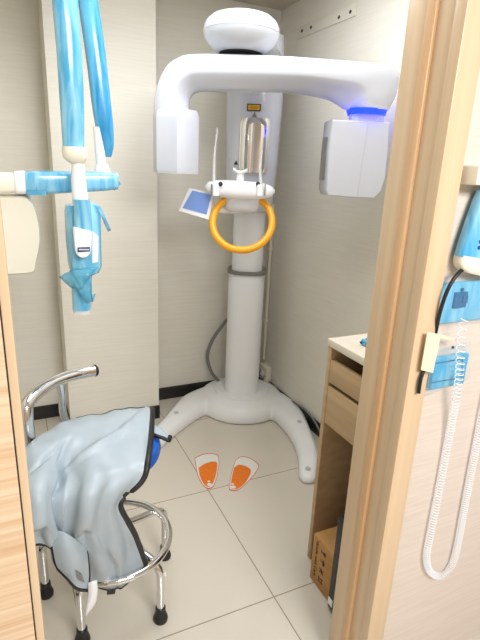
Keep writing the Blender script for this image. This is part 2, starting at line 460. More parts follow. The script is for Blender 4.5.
# blue light ring and detector on the right end
bl0, bl1, br0, br1 = aw(347, 109, AT), aw(348.5, 118.5, AT), aw(385.5, 110.5, AT), aw(384, 120, AT)
ct = (bl0 + br0) / 2; cb = (bl1 + br1) / 2
bm = bmesh.new()
loft(bm, [sup(ct, AR, AF, (br0 - bl0).length / 2, .078, 36, 2.6), sup(ct.lerp(cb, .62), AR, AF, (br1 - bl1).length / 2, .075, 36, 2.6)])
fin('light_ring', bm, M['blue_light'], mach, label='glowing blue light ring')
bm = bmesh.new()
loft(bm, [sup(ct.lerp(cb, .6), AR, AF, (br1 - bl1).length / 2 * .95, .055, 36, 2.6), sup(ct.lerp(cb, 1.5), AR, AF, (br1 - bl1).length / 2 * .95, .055, 36, 2.6)])
fin('detector_neck', bm, M['white'], mach)
TF = AT + .07
D2 = 248.0
dpoly = [(332.5, 119), (390, 121.5), (388.5, 150), (385.5, 178), (381, 192), (374, 198.5), (350, 197.5), (328, 195.5), (326, 190), (329, 150)]
f2, r2 = frame(D2)
front = [mw(*p, TF, D2) for p in dpoly]
cen = sum(front, Vector()) / len(front)
bm = bmesh.new()
def off(k, dz): return [cen + (p - cen) * k - f2 * dz for p in front]
loft(bm, [off(.965, 0), off(.99, .004), off(1, .016), off(1, .145), off(.985, .156), off(.95, .16)])
det = fin('detector_head', bm, M['white'], mach, angle=35)
bm = bmesh.new()
sa, sb = mw(368.5, 120.5, TF, D2), mw(357, 197.5, TF, D2)
tube(bm, [sa + f2 * .0002, sb + f2 * .0002], .0013, 6); fin('detector_seam', bm, M['seam'], det)
# sensor slot on the inner side of the detector
bm = bmesh.new()
lA, lB = front[0], front[-2]
def side(k, dz, out): return lA.lerp(lB, k) - f2 * dz - r2 * out
for (k0, k1, d0, d1, o) in ((.24, .86, .045, .115, .009),):
    loft(bm, [[side(k0, d0, -.02), side(k1, d0, -.02), side(k1, d1, -.02), side(k0, d1, -.02)], [side(k0, d0, o), side(k1, d0, o), side(k1, d1, o), side(k0, d1, o)]])
fin('sensor_slot', bm, M['grey'], det, smooth=False, label='dark grey sensor slot')
# chrome mirror panel
bm = bmesh.new()
zT, zB = mw(254, 118, .19).z, mw(254, 173, .19).z
sl, sr = (mw(239, 145, .19) - MO).dot(RT), (mw(269, 145, .19) - MO).dot(RT)
sc_, hwid = (sl + sr) / 2, (sr - sl) / 2
rings = []
nz = 14
for j in range(nz + 1):
    k = j / nz; z = zT + (zB - zT) * k
    edge = min(k, 1 - k) * (zT - zB); fr = 1 - max(0, (.018 - edge) / .018) ** 2 * .12
    rg = []
    for i in range(17):
        u = -1 + 2 * i / 16
        rg.append(md(sc_ + hwid * fr * u, .172 + .028 * math.sqrt(max(0, 1 - (abs(u) ** 2.4) * .92)), z))
    rg += [md(sc_ + hwid * fr, .16, z), md(sc_ - hwid * fr, .16, z)]
    rings.append(rg)
loft(bm, rings); fin('mirror_panel', bm, M['mirror'], mach, label='curved mirror-chrome panel')
bm = bmesh.new(); p0, p1 = mw(247, 104.5, .183), mw(261, 110.5, .183)
pc = (p0 + p1) / 2
def plate(c, w, h, d, bmx, f=FW, r=RT):
    loft(bmx, [[c + r * (w * a) + UP * (h * b) + f * dd for a, b in ((-.5, -.5), (.5, -.5), (.5, .5), (-.5, .5))] for dd in (-d, d)])
plate(pc, .072, .034, .004, bm); wl = fin('warning_label', bm, M['ink'], mach, smooth=False, label='small yellow and black warning label')
bm = bmesh.new(); plate(pc + FW * .003, .060, .024, .002, bm); y_ = fin('label_face', bm, M['yellow'], wl, smooth=False)
bm = bmesh.new()
for dz in (.006, 0, -.006): plate(pc + FW * .0048 + UP * dz, .05 - abs(dz) * 2, .002, .0004, bm)
fin('label_lines', bm, M['ink'], wl, smooth=False)
def tri(c, s, m, name):
    bm = bmesh.new(); prism(bm, [c + UP * s, c - UP * s * .6 - RT * s * .8, c - UP * s * .6 + RT * s * .8], FW * .004); return fin(name, bm, m, mach, smooth=False)
tri(mw(254.5, 115, .186), .016, M['grey'], 'pointer_mark'); tri(mw(236, 163, .176), .014, M['ink'], 'pointer_mark')
# chin rest bar with cup, rods, clips and hoop grip
TC = 0.72
KC = m_px(mw(240, 190, .72)) / m_px(mw(240, 190, .40))
bm = bmesh.new()
pa, pb = mw(205, 186.5, TC), mw(275, 191.5, TC); pm = mw(240, 190, TC)
rings = []
for k in range(25):
    u = -1 + 2 * k / 24
    c = pa.lerp(pb, k / 24)
    q = math.sqrt(max(0.0, 1 - abs(u) ** 2.6))
    rings.append(sup(c - UP * (.005 * (1 - u * u)), FW, UP, .010 + .036 * q, .005 + .035 * q, 24, 2.5))
loft(bm, rings); fin('chin_rest_bar', bm, M['white_matte'], mach)
bm = bmesh.new()
cc = mw(240, 183, TC + .0)
tube(bm, [cc - UP * .02, cc + UP * .045 * KC], [.022 * KC, .017 * KC], 20)
rings = []
for k in range(11):
    u = -1 + k / 5; rings.append(sup(cc + RT * (u * .036 * KC) + UP * ((.052 + .014 * u * u) * KC), FW, UP, .022, .009 * KC, 14, 2.4))
loft(bm, rings); fin('chin_cup', bm, M['white_matte'], mach)
for sg, px, top in ((-1, 214, (217.5, 128)), (1, 261, (262, 150))):
    bm = bmesh.new()
    b0 = mw(px, 186, TC + .02); b2 = mw(*top, TC + .0); b1 = b0.lerp(b2, .5) + RT * (-.006 * 1)
    pth = crom([b0, b1, b2], 8)
    tube(bm, pth, [.0125 - .006 * i / 16 for i in range(17)], 12, flat=(RT, .6)); fin('temple_rod', bm, M['clear'], mach, label='clear acrylic temple rod')
    bm = bmesh.new(); c = mw(px + (2 if sg < 0 else -1), 190, TC + .042); loft(bm, [sup(c + UP * z, RT, FW, .015, .015, 20, 3) for z in (-.024, .024)])
    fin('rod_clip', bm, M['white_matte'], mach)
    bm = bmesh.new(); c = mw(220.5 if sg < 0 else 258, 184, TC + .046)
    rr = bmesh.ops.create_uvsphere(bm, u_segments=14, v_segments=10, radius=.0098); bmesh.ops.translate(bm, verts=rr['verts'], vec=c)
    fin('clip_knob', bm, M['black'], mach)
for px, py in ((211.5, 190), (265, 190)):
    bm = bmesh.new(); c = mw(px, py, TC + .047); tube(bm, [c + UP * .025, c - UP * .023], .0027, 8); fin('bar_band', bm, M['grey'], mach)
bm = bmesh.new(); c = mw(242.5, 206, TC - .03)
loft(bm, [sup(c + UP * z, RT, FW, a, b, 32, 2.6) for z, a, b in ((.035, .078, .05), (.0, .076, .048), (-.019, .069, .042), (-.027, .055, .03))])
fin('clear_tray', bm, M['clear'], mach, label='clear plastic tray under the chin rest')
bm = bmesh.new(); loft(bm, [sup(md((c - MO).dot(RT) * (1 - k), TC - .05 - k * .55, c.z + .005), RT, UP, .045 + .02 * k, .022 + .01 * k, 24, 3) for k in (0, .5, 1)])
fin('chin_rest_support', bm, M['white'], mach)
# hoop
hc_ = mw(242.3, 222, TC + .02)
RR = 29.8 * m_px(hc_); tilt = math.radians(30)
vd = (UP * math.cos(tilt) - FW * math.sin(tilt))
path = []
for k in range(61):
    a = math.radians(125) + math.radians(290) * k / 60
    path.append(hc_ + RT * (RR * math.cos(a)) + vd * (RR * math.sin(a)))
bm = bmesh.new(); tube(bm, path, .0185 * KC, 16); fin('hoop_grip', bm, M['orange'], mach, label='orange hoop grip')
# control screen at the left, tipped back
sc = [(189, 187.5), (214.5, 193.5), (209, 220), (178.5, 211)]
ff = (FW * .93 + UP * .36).normalized()
def tilted(px, py, base):
    w = Vector((px - 240, py - 320, F)); d = Vector([q.dot(w) for q in ROWS])
    return CAM + d * ((base - CAM).dot(ff) / d.dot(ff))
bp = mw(196, 203, TC - .02)
quad = [tilted(*p, bp) for p in sc]; qc = sum(quad, Vector()) / 4
bm = bmesh.new()
loft(bm, [[qc + (p - qc) * k - ff * d for p in quad] for k, d in ((.97, 0), (1, .004), (1, .014), (.95, .018))])
scr = fin('control_screen', bm, M['white_matte'], mach)
inner = [tilted(*p, bp + ff * .0015) for p in ((192.5, 190.5), (211.5, 195), (206.5, 214.5), (182.5, 208))]
bm = bmesh.new(); prism(bm, inner, ff * .001); fin('display', bm, M['screen'], scr, smooth=False, label='blue lit display')
bm = bmesh.new()
e0 = tilted(211, 208, bp) - ff * .012
tube(bm, crom([e0, mw(222, 210.5, TC - .05), mw(236, 211, TC - .09), mw(244, 211, TC - .16)], 5), .0125, 14); fin('screen_arm', bm, M['white_matte'], mach)

# grey hose from the column to the floor, power cable along the wall
bm = bmesh.new()
tube(bm, crom([at(230, 316, Y=2.74), at(222, 326, Y=2.80), at(212, 341, Y=2.83), at(207.5, 356, Y=2.83), at(211, 371, Y=2.82), at(219, 381, Y=2.80), at(228, 388, Y=2.77)], 6), .011, 10)
tag(fin('hose', bm, M['grey'], origin=at(211, 371, Y=2.82)), 'grey corrugated hose looping behind the left side of the white column', 'hose')
bm = bmesh.new()
tube(bm, crom([Vector((1.545, 2.74, .10)), Vector((1.546, 2.60, .06)), Vector((1.546, 2.42, .085)), Vector((1.546, 2.26, .107)), Vector((1.546, 2.14, .085)), Vector((1.545, 2.04, .03)), Vector((1.544, 1.95, .008)), Vector((1.543, 1.6, .008))], 6), .006, 8)
tag(fin('power_cable', bm, M['grey'], origin=(1.54, 2.2, .01)), 'thin grey cable running along the black baseboard behind the right foot', 'cable')
# conduit and outlet near the corner on the right wall
c0 = at(268, 372, X=RX)
cond = thing('wall_conduit', 'slim cream conduit pipe running down the right wall near the back corner', 'conduit', (RX, c0.y + .04, .2))
bm = bmesh.new(); cyl(bm, (RX - .012, c0.y + .05, .22), (RX - .012, c0.y + .05, 1.3), .011, n=12); fin('pipe', bm, M['cream'], cond)
for z in (.5, 1.0):
    fin('pipe_clip', boxm((RX - .026, c0.y + .035, z), (RX, c0.y + .065, z + .02), .003), M['cream'], cond)
out = thing('wall_outlet', 'small cream power outlet box low on the right wall behind the column', 'outlet', (RX, c0.y, c0.z))
fin('box', boxm((RX - .045, c0.y - .055, c0.z - .055), (RX, c0.y + .055, c0.z + .055), .006, 3), M['cream'], out)
bm = bmesh.new(); cyl(bm, (RX - .054, c0.y, c0.z), (RX - .044, c0.y, c0.z), .02, n=20); fin('socket', bm, M['white_matte'], out)
bm = bmesh.new(); cb_ = at(262.5, 379, X=1.515)
for k in range(4):
    pts = []
    for j in range(10):
        a = j / 9 * math.pi * 2.2 + k
        pts.append(cb_ + Vector((.022 * math.cos(a) - k * .006, .022 * math.sin(a) + .008 * k, -.05 + .011 * j + .01 * math.sin(a * 1.7 + k))))
    tube(bm, crom(pts, 4), .004, 6)
tag(fin('cable_bundle', bm, M['grey'], origin=cb_), 'tangle of thin grey cables below the wall outlet beside the column', 'cable')

# ------------------------------------------------------------------ footprint stickers on the floor
def footprint(pts, orange, label, heel):
    P = [at(px, py, Z=0.0) for px, py in pts]; c = sum(P, Vector()) / len(P)
    t = thing('footprint_sticker', label, 'floor sticker', (c.x, c.y, 0), 0, 'footprint stickers in front of the x-ray machine')
    def flat(poly, z, h, name, m):
        q = crom([Vector((p.x, p.y, z)) for p in poly] + [Vector((poly[0].x, poly[0].y, z))], 6)[:-1]
        bm = bmesh.new(); prism(bm, q, (0, 0, h)); return fin(name, bm, m, t, smooth=False)
    flat(P, 0.0, .0008, 'red_outline', M['red_sticker'])
    flat([c + (p - c) * .955 for p in P], .0008, .0005, 'white_field', M['white_sticker'])
    flat([at(px, py, Z=0) for px, py in orange], .0013, .0005, 'orange_sole', M['orange_sticker'])
    h = at(*heel, Z=0.0018)
    bm = bmesh.new()
    lathe(bm, [(0, 0), (.012, 0), (.012, .0005), (0, .0005)], h, 16)
    lathe(bm, [(0, 0), (.007, 0), (.007, .0005), (0, .0005)], h + Vector((.006, .024, 0)), 12)
    fin('heel_mark', bm, M['white_sticker'], t, smooth=False)
footprint([(194.5, 458), (204, 454), (215.5, 454), (219, 459), (218, 472), (214.5, 485), (209, 489), (203, 485.5), (197.5, 475)],
          [(198.5, 468), (206, 463.5), (216, 462), (217, 469), (214, 481), (209.5, 487), (204.5, 485), (200, 476.5)],
          'orange and white footprint sticker on the floor, the one nearer the stool', (209.5, 484.5))
footprint([(235.5, 460), (241, 456.5), (250, 458), (258.5, 464.5), (257, 471), (248, 482), (238.5, 490), (230.5, 490.5), (229, 486), (231.5, 473)],
          [(234, 468), (239, 465), (247, 467), (251, 472), (246, 482), (238.5, 488.5), (232, 489), (231, 483)],
          'orange and white footprint sticker on the floor, the one nearer the cabinet', (233.5, 487))

# ------------------------------------------------------------------ cabinet on the right
CX, CYF, CYN = 0.983, 1.321, 0.935
def cz_(px, py): return at(px, py, X=CX).z
zt0 = cz_(328, 337.5)
cab = thing('drawer_cabinet', 'pale wood drawer cabinet with open knee space behind the right door jamb', 'cabinet', (1.27, 1.13, 0))
fin('top', boxm((CX - .004, CYN, zt0 - .027), (RX - .002, CYF + .002, zt0), .002), M['cabinet_top'], cab)
fin('side_panel', boxm((CX, CYF - .02, 0), (RX - .002, CYF, zt0 - .027), .0015), M['cabinet'], cab)
fin('side_panel', boxm((CX, CYN, 0), (RX - .002, CYN + .02, zt0 - .027), .0015), M['cabinet'], cab)
fin('back_panel', boxm((RX - .02, CYN + .02, 0), (RX - .004, CYF - .02, zt0 - .027)), M['cabinet'], cab)
d1t, d1b, d2t, d2b = at(329, 359, X=CX).z, at(327, 381, X=CX).z, at(326.5, 384.5, X=CX).z, at(323.5, 422, X=CX).z
for a_, b_ in ((d1t, d1b), (d2t, d2b)):
    d = fin('drawer', boxm((CX + .001, CYN + .022, b_), (CX + .019, CYF - .021, a_), .0015), M['cabinet'], cab)
    bm = bmesh.new(); box(bm, (CX + .019, CYN + .04, b_ + .01), (RX - .06, CYF - .04, a_ - .09 if a_ - b_ > .12 else b_ + .02)); fin('drawer_box', bm, M['cabinet'], d)
bx = at(366, 345.5, Z=zt0)
bm = bmesh.new(); box(bm, (bx.x - .015, bx.y - .02, zt0), (bx.x + .02, bx.y + .014, zt0 + .022), .006, 3)
clip_ = thing('plastic_clip', 'small blue plastic clip lying on the pale cabinet top', 'clip', (bx.x, bx.y, zt0))
fin('body', bm, M['film_dark'], clip_)
bm = bmesh.new(); cyl(bm, (bx.x - .02, bx.y + .006, zt0 + .01), (bx.x + .02, bx.y + .006, zt0 + .024), .005, n=10); fin('hinge_pin', bm, M['deep_blue'], clip_)
# cardboard carton in the knee space
BXX = 0.935
q0, q1 = at(309, 579, Z=0), at(327, 597, Z=0)
by1 = at(309.3, 579, X=BXX).y; bzt = at(313.8, 532.5, X=BXX).z
carton = thing('cardboard_box', 'brown cardboard carton with printed care symbols under the cabinet', 'box', (1.1, 1.13, 0))
fin('carton', boxm((BXX, 1.09, 0.001), (BXX + .36, by1, bzt), .003), M['card'], carton)
cu = bpy.data.curves.new('care_text', 'FONT'); cu.body = 'Handle with Care'; cu.size = .023; cu.align_x = 'CENTER'; cu.align_y = 'CENTER'; cu.extrude = .0003
to = bpy.data.objects.new('care_text_source', cu); COL.objects.link(to)
dg = bpy.context.evaluated_depsgraph_get()
tme = bpy.data.meshes.new_from_object(to.evaluated_get(dg)); bpy.data.objects.remove(to)
def on_face(bm_, y, z, rot):
    # local x (text right) / y (text up) placed on the -X face of the carton; seen from -X, picture-right is -Y
    Mx = Matrix(((0, 0, -1, BXX - .0004), (-1, 0, 0, y), (0, 1, 0, z), (0, 0, 0, 1)))
    bm_.transform(Mx @ Matrix.Rotation(rot, 4, 'Z'))
bm = bmesh.new(); bm.from_mesh(tme); on_face(bm, by1 - .028, bzt * .55, -math.pi / 2)
fin('care_text', bm, M['ink'], carton, smooth=False)
# care symbols: glass, umbrella, hands, arrows in a column, lying on their side like the text
def sym(parts):
    bm_ = bmesh.new()
    for poly in parts:
        prism(bm_, [Vector((x, y, -.0003)) for x, y in poly], (0, 0, .0008))
    return bm_
S = .0135
glass = [[(-S * .7, S), (S * .7, S), (S * .35, 0), (-S * .35, 0)], [(-S * .12, 0), (S * .12, 0), (S * .12, -S * .8), (-S * .12, -S * .8)], [(-S * .5, -S * .8), (S * .5, -S * .8), (S * .5, -S), (-S * .5, -S)]]
umb = [[(S * math.cos(math.pi * k / 10), S * .1 + S * .9 * math.sin(math.pi * k / 10)) for k in range(11)], [(-S * .1, S * .1), (S * .1, S * .1), (S * .1, -S), (-S * .1, -S)], [(-S * .5, -S), (S * .1, -S), (S * .1, -S * .8), (-S * .5, -S * .8)]]
star = [[(-S, S * .12), (S, S * .12), (S, -S * .12), (-S, -S * .12)], [(-S * .75, S * .9), (-S * .45, S * .9), (S * .75, -S * .9), (S * .45, -S * .9)], [(S * .75, S * .9), (S * .45, S * .9), (-S * .75, -S * .9), (-S * .45, -S * .9)]]
def arrow(x): return [[(x - S * .1, -S * .8), (x + S * .1, -S * .8), (x + S * .1, S * .4), (x - S * .1, S * .4)], [(x - S * .35, S * .35), (x + S * .35, S * .35), (x, S)]]
arr = arrow(-S * .5) + arrow(S * .5) + [[(-S, -S), (S, -S), (S, -S * .85), (-S, -S * .85)]]
for k, g in enumerate((glass, umb, star, arr)):
    bm = sym(g); on_face(bm, by1 - .068, bzt * (.82 - .2 * k), -math.pi / 2)
    fin('care_symbol', bm, M['ink'], carton, smooth=False)
# black tower in front of the carton
tower = thing('computer_tower', 'black upright computer case beside the carton under the cabinet', 'computer', (1.1, 1.044, 0))
fin('case', boxm((.915, 1.005, .012), (1.30, 1.082, .40), .006, 3), M['black'], tower)
for x in (.94, 1.27): fin('foot', boxm((x, 1.015, 0), (x + .02, 1.072, .014)), M['grey'], tower)
pp = at(330, 602, X=.914)
fin('case_label', boxm((.9135, pp.y - .012, pp.z - .015), (.9155, pp.y + .012, pp.z + .015)), M['white_matte'], tower, label='small white label')

# ------------------------------------------------------------------ wall x-ray unit on the left
XY = 1.74
unit = thing('intraoral_xray_unit', 'wall-mounted dental x-ray unit with arms and head wrapped in blue film', 'x-ray unit', (LX, XY, 1.25))
def W(px, py, Y=XY): return at(px, py, Y=Y)
# control housing on the left wall
zt_, zb_ = W(25, 196).z, W(25, 274).z
hx0, hx1 = LX + .001, W(40.5, 235).x
prof = [(hx0, zt_), (W(30, 196).x - .01, zt_ + .002), (W(33.5, 200).x, zt_ - .02), (W(37, 212).x, W(37, 212).z), (W(40, 228).x, W(40, 228).z), (W(40.5, 240).x, W(40.5, 240).z), (W(39, 252).x, W(39, 252).z), (W(36.5, 262).x, W(36.5, 262).z), (W(35.5, 270).x, W(35.5, 270).z), (W(33.5, 273.5).x, zb_ + .004), (W(25, 274).x, zb_), (hx0, zb_)]
bm = bmesh.new()
cen = Vector((sum(p[0] for p in prof) / len(prof), 0, sum(p[1] for p in prof) / len(prof)))
def hr(k, y): return [Vector((cen.x + (x - cen.x) * k if x > hx0 + 1e-5 else x, y, cen.z + (z - cen.z) * k)) for x, z in prof]
loft(bm, [hr(.95, XY - .012), hr(.985, XY - .006), hr(1, XY + .006), hr(1, XY + .15), hr(.97, XY + .165)])
fin('control_housing', bm, M['cream'], unit, angle=35)
bm = bmesh.new(); cyl(bm, W(23, 199, XY + .06), W(23, 186, XY + .06), .024, n=20); fin('swivel_post', bm, M['white_matte'], unit)
# horizontal bracket arm
def hbar(px0, px1, y0t, y0b, y1t, y1b, Y, dep, m, name, e=4.5, rs=(1, 1)):
    bm_ = bmesh.new(); rings_ = []
    for k in range(9):
        u = k / 8; px = px0 + (px1 - px0) * u
        a_ = W(px, y0t + (y1t - y0t) * u, Y); b_ = W(px, y0b + (y1b - y0b) * u, Y)
        sh = 1 if 0 < k < 8 else .9
        rings_.append(sup((a_ + b_) / 2, Vector((0, 1, 0)), UP, dep * sh, (a_.z - b_.z) / 2 * sh, 24, e))
    loft(bm_, rings_); return fin(name, bm_, m, unit, angle=50)
hbar(-60, 18, 173, 195, 172, 193, XY, .04, M['cream'], 'bracket_joint')
hbar(14, 26, 171, 194, 170.5, 194, XY, .043, M['white_matte'], 'bracket_collar')
hbar(23, 116, 170.5, 195, 171.5, 190, XY, .046, M['film'], 'bracket_arm')
bm = bmesh.new()
q = [W(27, 190, XY - .048), W(46, 191, XY - .052), W(46, 196, XY - .055), W(27, 195, XY - .05)]
prism(bm, q, (0, .002, 0)); fin('film_edge', bm, M['film_thin'], unit, smooth=False)
bm = bmesh.new(); q = [W(113, 172, XY - .03), W(121, 184, XY - .03), W(114, 191, XY - .02)]; prism(bm, q, (0, .002, 0))
fin('film_edge', bm, M['film_thin'], unit, smooth=False)
# upright rod and the rear sleeved arm
def limb(p, r, m, name, n=20, flat=None, par=None):
    bm_ = bmesh.new(); tube(bm_, p, r, n, flat); return fin(name, bm_, m, par or unit, angle=50)
limb([W(102.5, 173), W(101.5, 166), W(101.3, 163)], [.027, .022, .016], M['white_matte'], 'rod_socket')
limb([W(101.5, 170), W(98, 127)], [.0165, .0165], M['white_matte'], 'upright_rod')
def sleeve(cl, wl, Y, m, name, depth=.8, seed=0, ends=True):
    """film sleeve: centre and half width in picture pixels along the limb"""
    C = crom([W(px, py, Y) for px, py in cl], 8); Wd = crom([Vector((w, 0, 0)) for w in wl], 8)
    bm_ = bmesh.new(); rings_ = []
    for i, c in enumerate(C):
        T = (C[min(i + 1, len(C) - 1)] - C[max(i - 1, 0)]).normalized(); U = Vector((0, 1, 0)).cross(T).normalized()
        w = Wd[i].x * (c - CAM).dot(cz * -1) / F
        rg = sup(c, U, Vector((0, 1, 0)), w, w * depth, 28, 2.2)
        rg = [p + (p - c) * (.10 * noise.noise(Vector((p.x * 28 + seed, p.y * 28, p.z * 5)))) for p in rg]
        rings_.append(rg)
    loft(bm_, rings_); return fin(name, bm_, m, unit, angle=None)
sleeve([(84, -40), (88, 0), (96, 60), (103, 115), (107, 143), (108.5, 157)], [9, 9.5, 10, 9.5, 7, 3], XY, M['film_dark'], 'rear_arm_sleeve', .8, 3)
sleeve([(63, -60), (65.5, 0), (70, 60), (72.8, 110), (73.8, 149)], [13, 13.2, 12.2, 11.5, 10.3], XY - .13, M['film'], 'front_arm_sleeve', .8, 9)
# elbow above the picture joins both arms
limb(crom([W(63, -50, XY - .13), W(68, -72, XY - .10), W(78, -72, XY - .03), W(84, -38, XY)], 6), .03, M['cream'], 'elbow')
YF = XY - .13
bm = bmesh.new()
c = W(74, 148, YF)
loft(bm, [sup(W(px, py, YF), Vector((1, 0, 0)), Vector((0, 1, 0)), w, w, 24, 2.8) for px, py, w in ((74, 147, .034), (74.3, 152, .036), (75, 158, .034), (76.5, 162, .026), (77, 164, .015))])
fin('arm_end_cap', bm, M['cream'], unit)
limb([W(78, 161, YF), W(78.5, 180, YF), W(80.5, 203, YF)], [.0185, .022, .0245], M['white_matte'], 'head_stem')
# the head
bm = bmesh.new()
hpts = [(64, 205, 97, 203), (64.5, 212, 99.5, 212), (66, 240, 100, 245), (68, 262, 100, 264), (70, 270, 98, 270), (74, 273, 92, 273)]
rings = []
for k, (xa, ya, xb, yb) in enumerate(hpts):
    A_, B_ = W(xa, ya, YF + .03), W(xb, yb, YF + .03); w = (B_ - A_).length / 2
    rings.append(sup((A_ + B_) / 2, (B_ - A_).normalized(), Vector((0, 1, 0)), w * (.93 if k == 0 else 1), .062 * (.8 if k in (0, 5) else 1), 32, 4.0))
rings = [[p + (p - sum(r, Vector()) / len(r)) * (.07 * noise.noise(p * 22)) for p in r] for r in rings]
loft(bm, rings); head = fin('tube_housing', bm, M['film'], unit, angle=50)
bm = bmesh.new()
yk = [(73.5, 199, 89.5, 199.5), (74, 212, 91, 212), (74, 229, 92, 231)]
loft(bm, [sup((W(a0, b0, YF - .045) + W(a1, b1, YF - .045)) / 2, Vector((1, 0, 0)), Vector((0, 1, 0)), (W(a1, b1, YF - .045) - W(a0, b0, YF - .045)).length / 2, .026, 24, 3.4) for a0, b0, a1, b1 in yk])
fin('yoke', bm, M['film'], unit, angle=50)
bm = bmesh.new()
outl = [(73.5, 227), (92, 231.5), (91.5, 245), (91, 252), (88, 256.5), (83.5, 258), (79, 257), (76, 253), (75, 245)]
prism(bm, [W(*p, YF - .076) for p in outl], (0, .03, 0)); bmesh.ops.bevel(bm, geom=list(bm.edges), offset=.003, segments=2, affect='EDGES')
fp = fin('yoke_face', bm, M['white_matte'], unit, label='white plastic yoke face')
bm = bmesh.new(); prism(bm, [W(*p, YF - .0775) for p in ((77.5, 247.5), (90, 247), (90, 251.5), (77.5, 252.3))], (0, .002, 0))
bd = fin('badge', bm, M['navy'], fp, smooth=False, label='navy name badge')
bm = bmesh.new()
for k in range(9):
    x = 79 + k * 1.15
    prism(bm, [W(x, 248.9, YF - .0782), W(x + .75, 248.85, YF - .0782), W(x + .75, 250.2, YF - .0782), W(x, 250.3, YF - .0782)], (0, .0006, 0))
fin('badge_lettering', bm, M['white_matte'], fp, smooth=False)
bm = bmesh.new(); prism(bm, [W(*p, YF - .035) for p in ((92.5, 231), (98.5, 236), (98, 262), (92.5, 263))], (0, .01, 0)); fin('side_panel', bm, M['white_matte'], unit, smooth=False)
# cone with loose film
bm = bmesh.new()
rings = []
for px, py, w in ((81, 270, .036), (81.5, 282, .033), (82, 296, .0315), (82, 309, .030)):
    rings.append(sup(W(px, py, YF + .02), Vector((1, 0, 0)), Vector((0, 1, 0)), w, w, 28, 2))
loft(bm, rings); cone = fin('cone', bm, M['film'], unit)
limb([W(82, 308.5, YF + .02), W(82, 312.5, YF + .02)], [.029, .0285], M['clear'], 'cone_rim', 28)
def filmpatch(polys, name='film_flap'):
    bm_ = bmesh.new()
    for poly in polys:
        vs = [bm_.verts.new(W(px, py, y)) for px, py, y in poly]
        bm_.faces.new(vs)
    bmesh.ops.triangulate(bm_, faces=bm_.faces); bmesh.ops.subdivide_edges(bm_, edges=bm_.edges, cuts=3, use_grid_fill=True)
    for v in bm_.verts: v.co += Vector((0, .006 * noise.noise(v.co * 60), .003 * noise.noise(v.co * 45)))
    o = fin(name, bm_, M['film_thin'], unit, angle=None)
    s = o.modifiers.new('film', 'SOLIDIFY'); s.thickness = .0006
    return o
y0 = YF - .03
filmpatch([[(59, 277, y0 + .03), (71, 270, y0), (84, 283, y0 - .012), (80, 291, y0 - .01), (70, 287, y0 + .01)], [(70, 270, y0), (99, 266, y0), (90, 276, y0 - .02), (82, 290, y0 - .014)]])
filmpatch([[(73, 284, y0 - .005), (90, 276, y0 - .005), (91, 294, y0 - .006), (96, 293, y0), (93, 302, y0), (86, 301, y0 - .01)]])
filmpatch([[(94, 205, y0), (100, 206, y0 + .01), (111, 230, y0 + .02), (108, 232, y0 + .02), (100, 214, y0)]])

# ------------------------------------------------------------------ chrome stool with the lead apron
SC = Vector((0.228, 1.415, 0))
stool = thing('medical_stool', 'round chrome stool with foot ring, blue seat and curved back rail', 'stool', SC)
SZ = .655
bm = bmesh.new(); lathe(bm, [(0, SZ - .06), (.155, SZ - .06), (.172, SZ - .05), (.176, SZ - .03), (.171, SZ - .01), (.155, SZ), (0, SZ + .002)], SC + Vector((-.014, -.008, 0)), 48)
fin('seat', bm, M['blue_vinyl'], stool, label='blue vinyl seat cushion')
bm = bmesh.new(); lathe(bm, [(0, SZ - .095), (.10, SZ - .095), (.10, SZ - .06), (0, SZ - .06)], SC, 36); cyl(bm, SC + UP * .27, SC + UP * (SZ - .095), .03)
fin('seat_stem', bm, M['chrome'], stool)
bm = bmesh.new(); RZ = .265; RRr = .191
tube(bm, [SC + Vector((RRr * math.cos(2 * math.pi * k / 64), RRr * math.sin(2 * math.pi * k / 64), RZ)) for k in range(65)], .0125, 14, cap=False)
fin('foot_ring', bm, M['chrome'], stool)
for fx, fy in ((.446, 1.537), (.352, 1.268), (.095, 1.288), (.001, 1.525)):
    f = Vector((fx, fy, 0)); d = (f - SC); d.z = 0; R_ = d.length; d.normalize()
    pts = [f + UP * .05, f + UP * .17, SC + d * (R_ - .004) + UP * .21, SC + d * (R_ - .03) + UP * .238, SC + d * (R_ - .07) + UP * .254, SC + d * .1 + UP * .275, SC + d * .025 + UP * .30]
    bm = bmesh.new(); tube(bm, crom(pts, 5), .0135, 14); lg = fin('leg', bm, M['chrome'], stool)
    bm = bmesh.new(); lathe(bm, [(0, 0), (.024, 0), (.0255, .01), (.022, .024), (.018, .03), (.0175, .056), (.0, .056)], f, 20)
    fin('rubber_foot', bm, M['black'], lg, label='black rubber foot')
# back rail
pth = crom([at(32, 470, Y=1.44), at(28.5, 440, Y=1.45), at(26, 414, Y=1.46), at(28.5, 402, Y=1.48), at(41, 389.5, Y=1.53), at(58, 380, Y=1.58), at(77, 374, Y=1.62), at(95, 370.5, Y=1.64)], 6)
bm = bmesh.new(); tube(bm, pth, .0205, 16); rail = fin('back_rail', bm, M['chrome'], stool)
e1 = pth[-1]; ed = (pth[-1] - pth[-3]).normalized()
bm = bmesh.new(); tube(bm, [e1 - ed * .004, e1 + ed * .004, e1 + ed * .009], [.0212, .0206, .014], 18); fin('end_plug', bm, M['black'], rail)
bm = bmesh.new(); tube(bm, crom([at(60, 380, Y=1.585), at(62, 395, Y=1.59), at(64.5, 418, Y=1.60), SC + Vector((-.07, .195, SZ - .09)), SC + Vector((-.03, .12, SZ - .10))], 6), .0125, 14); fin('rail_post', bm, M['chrome'], stool)

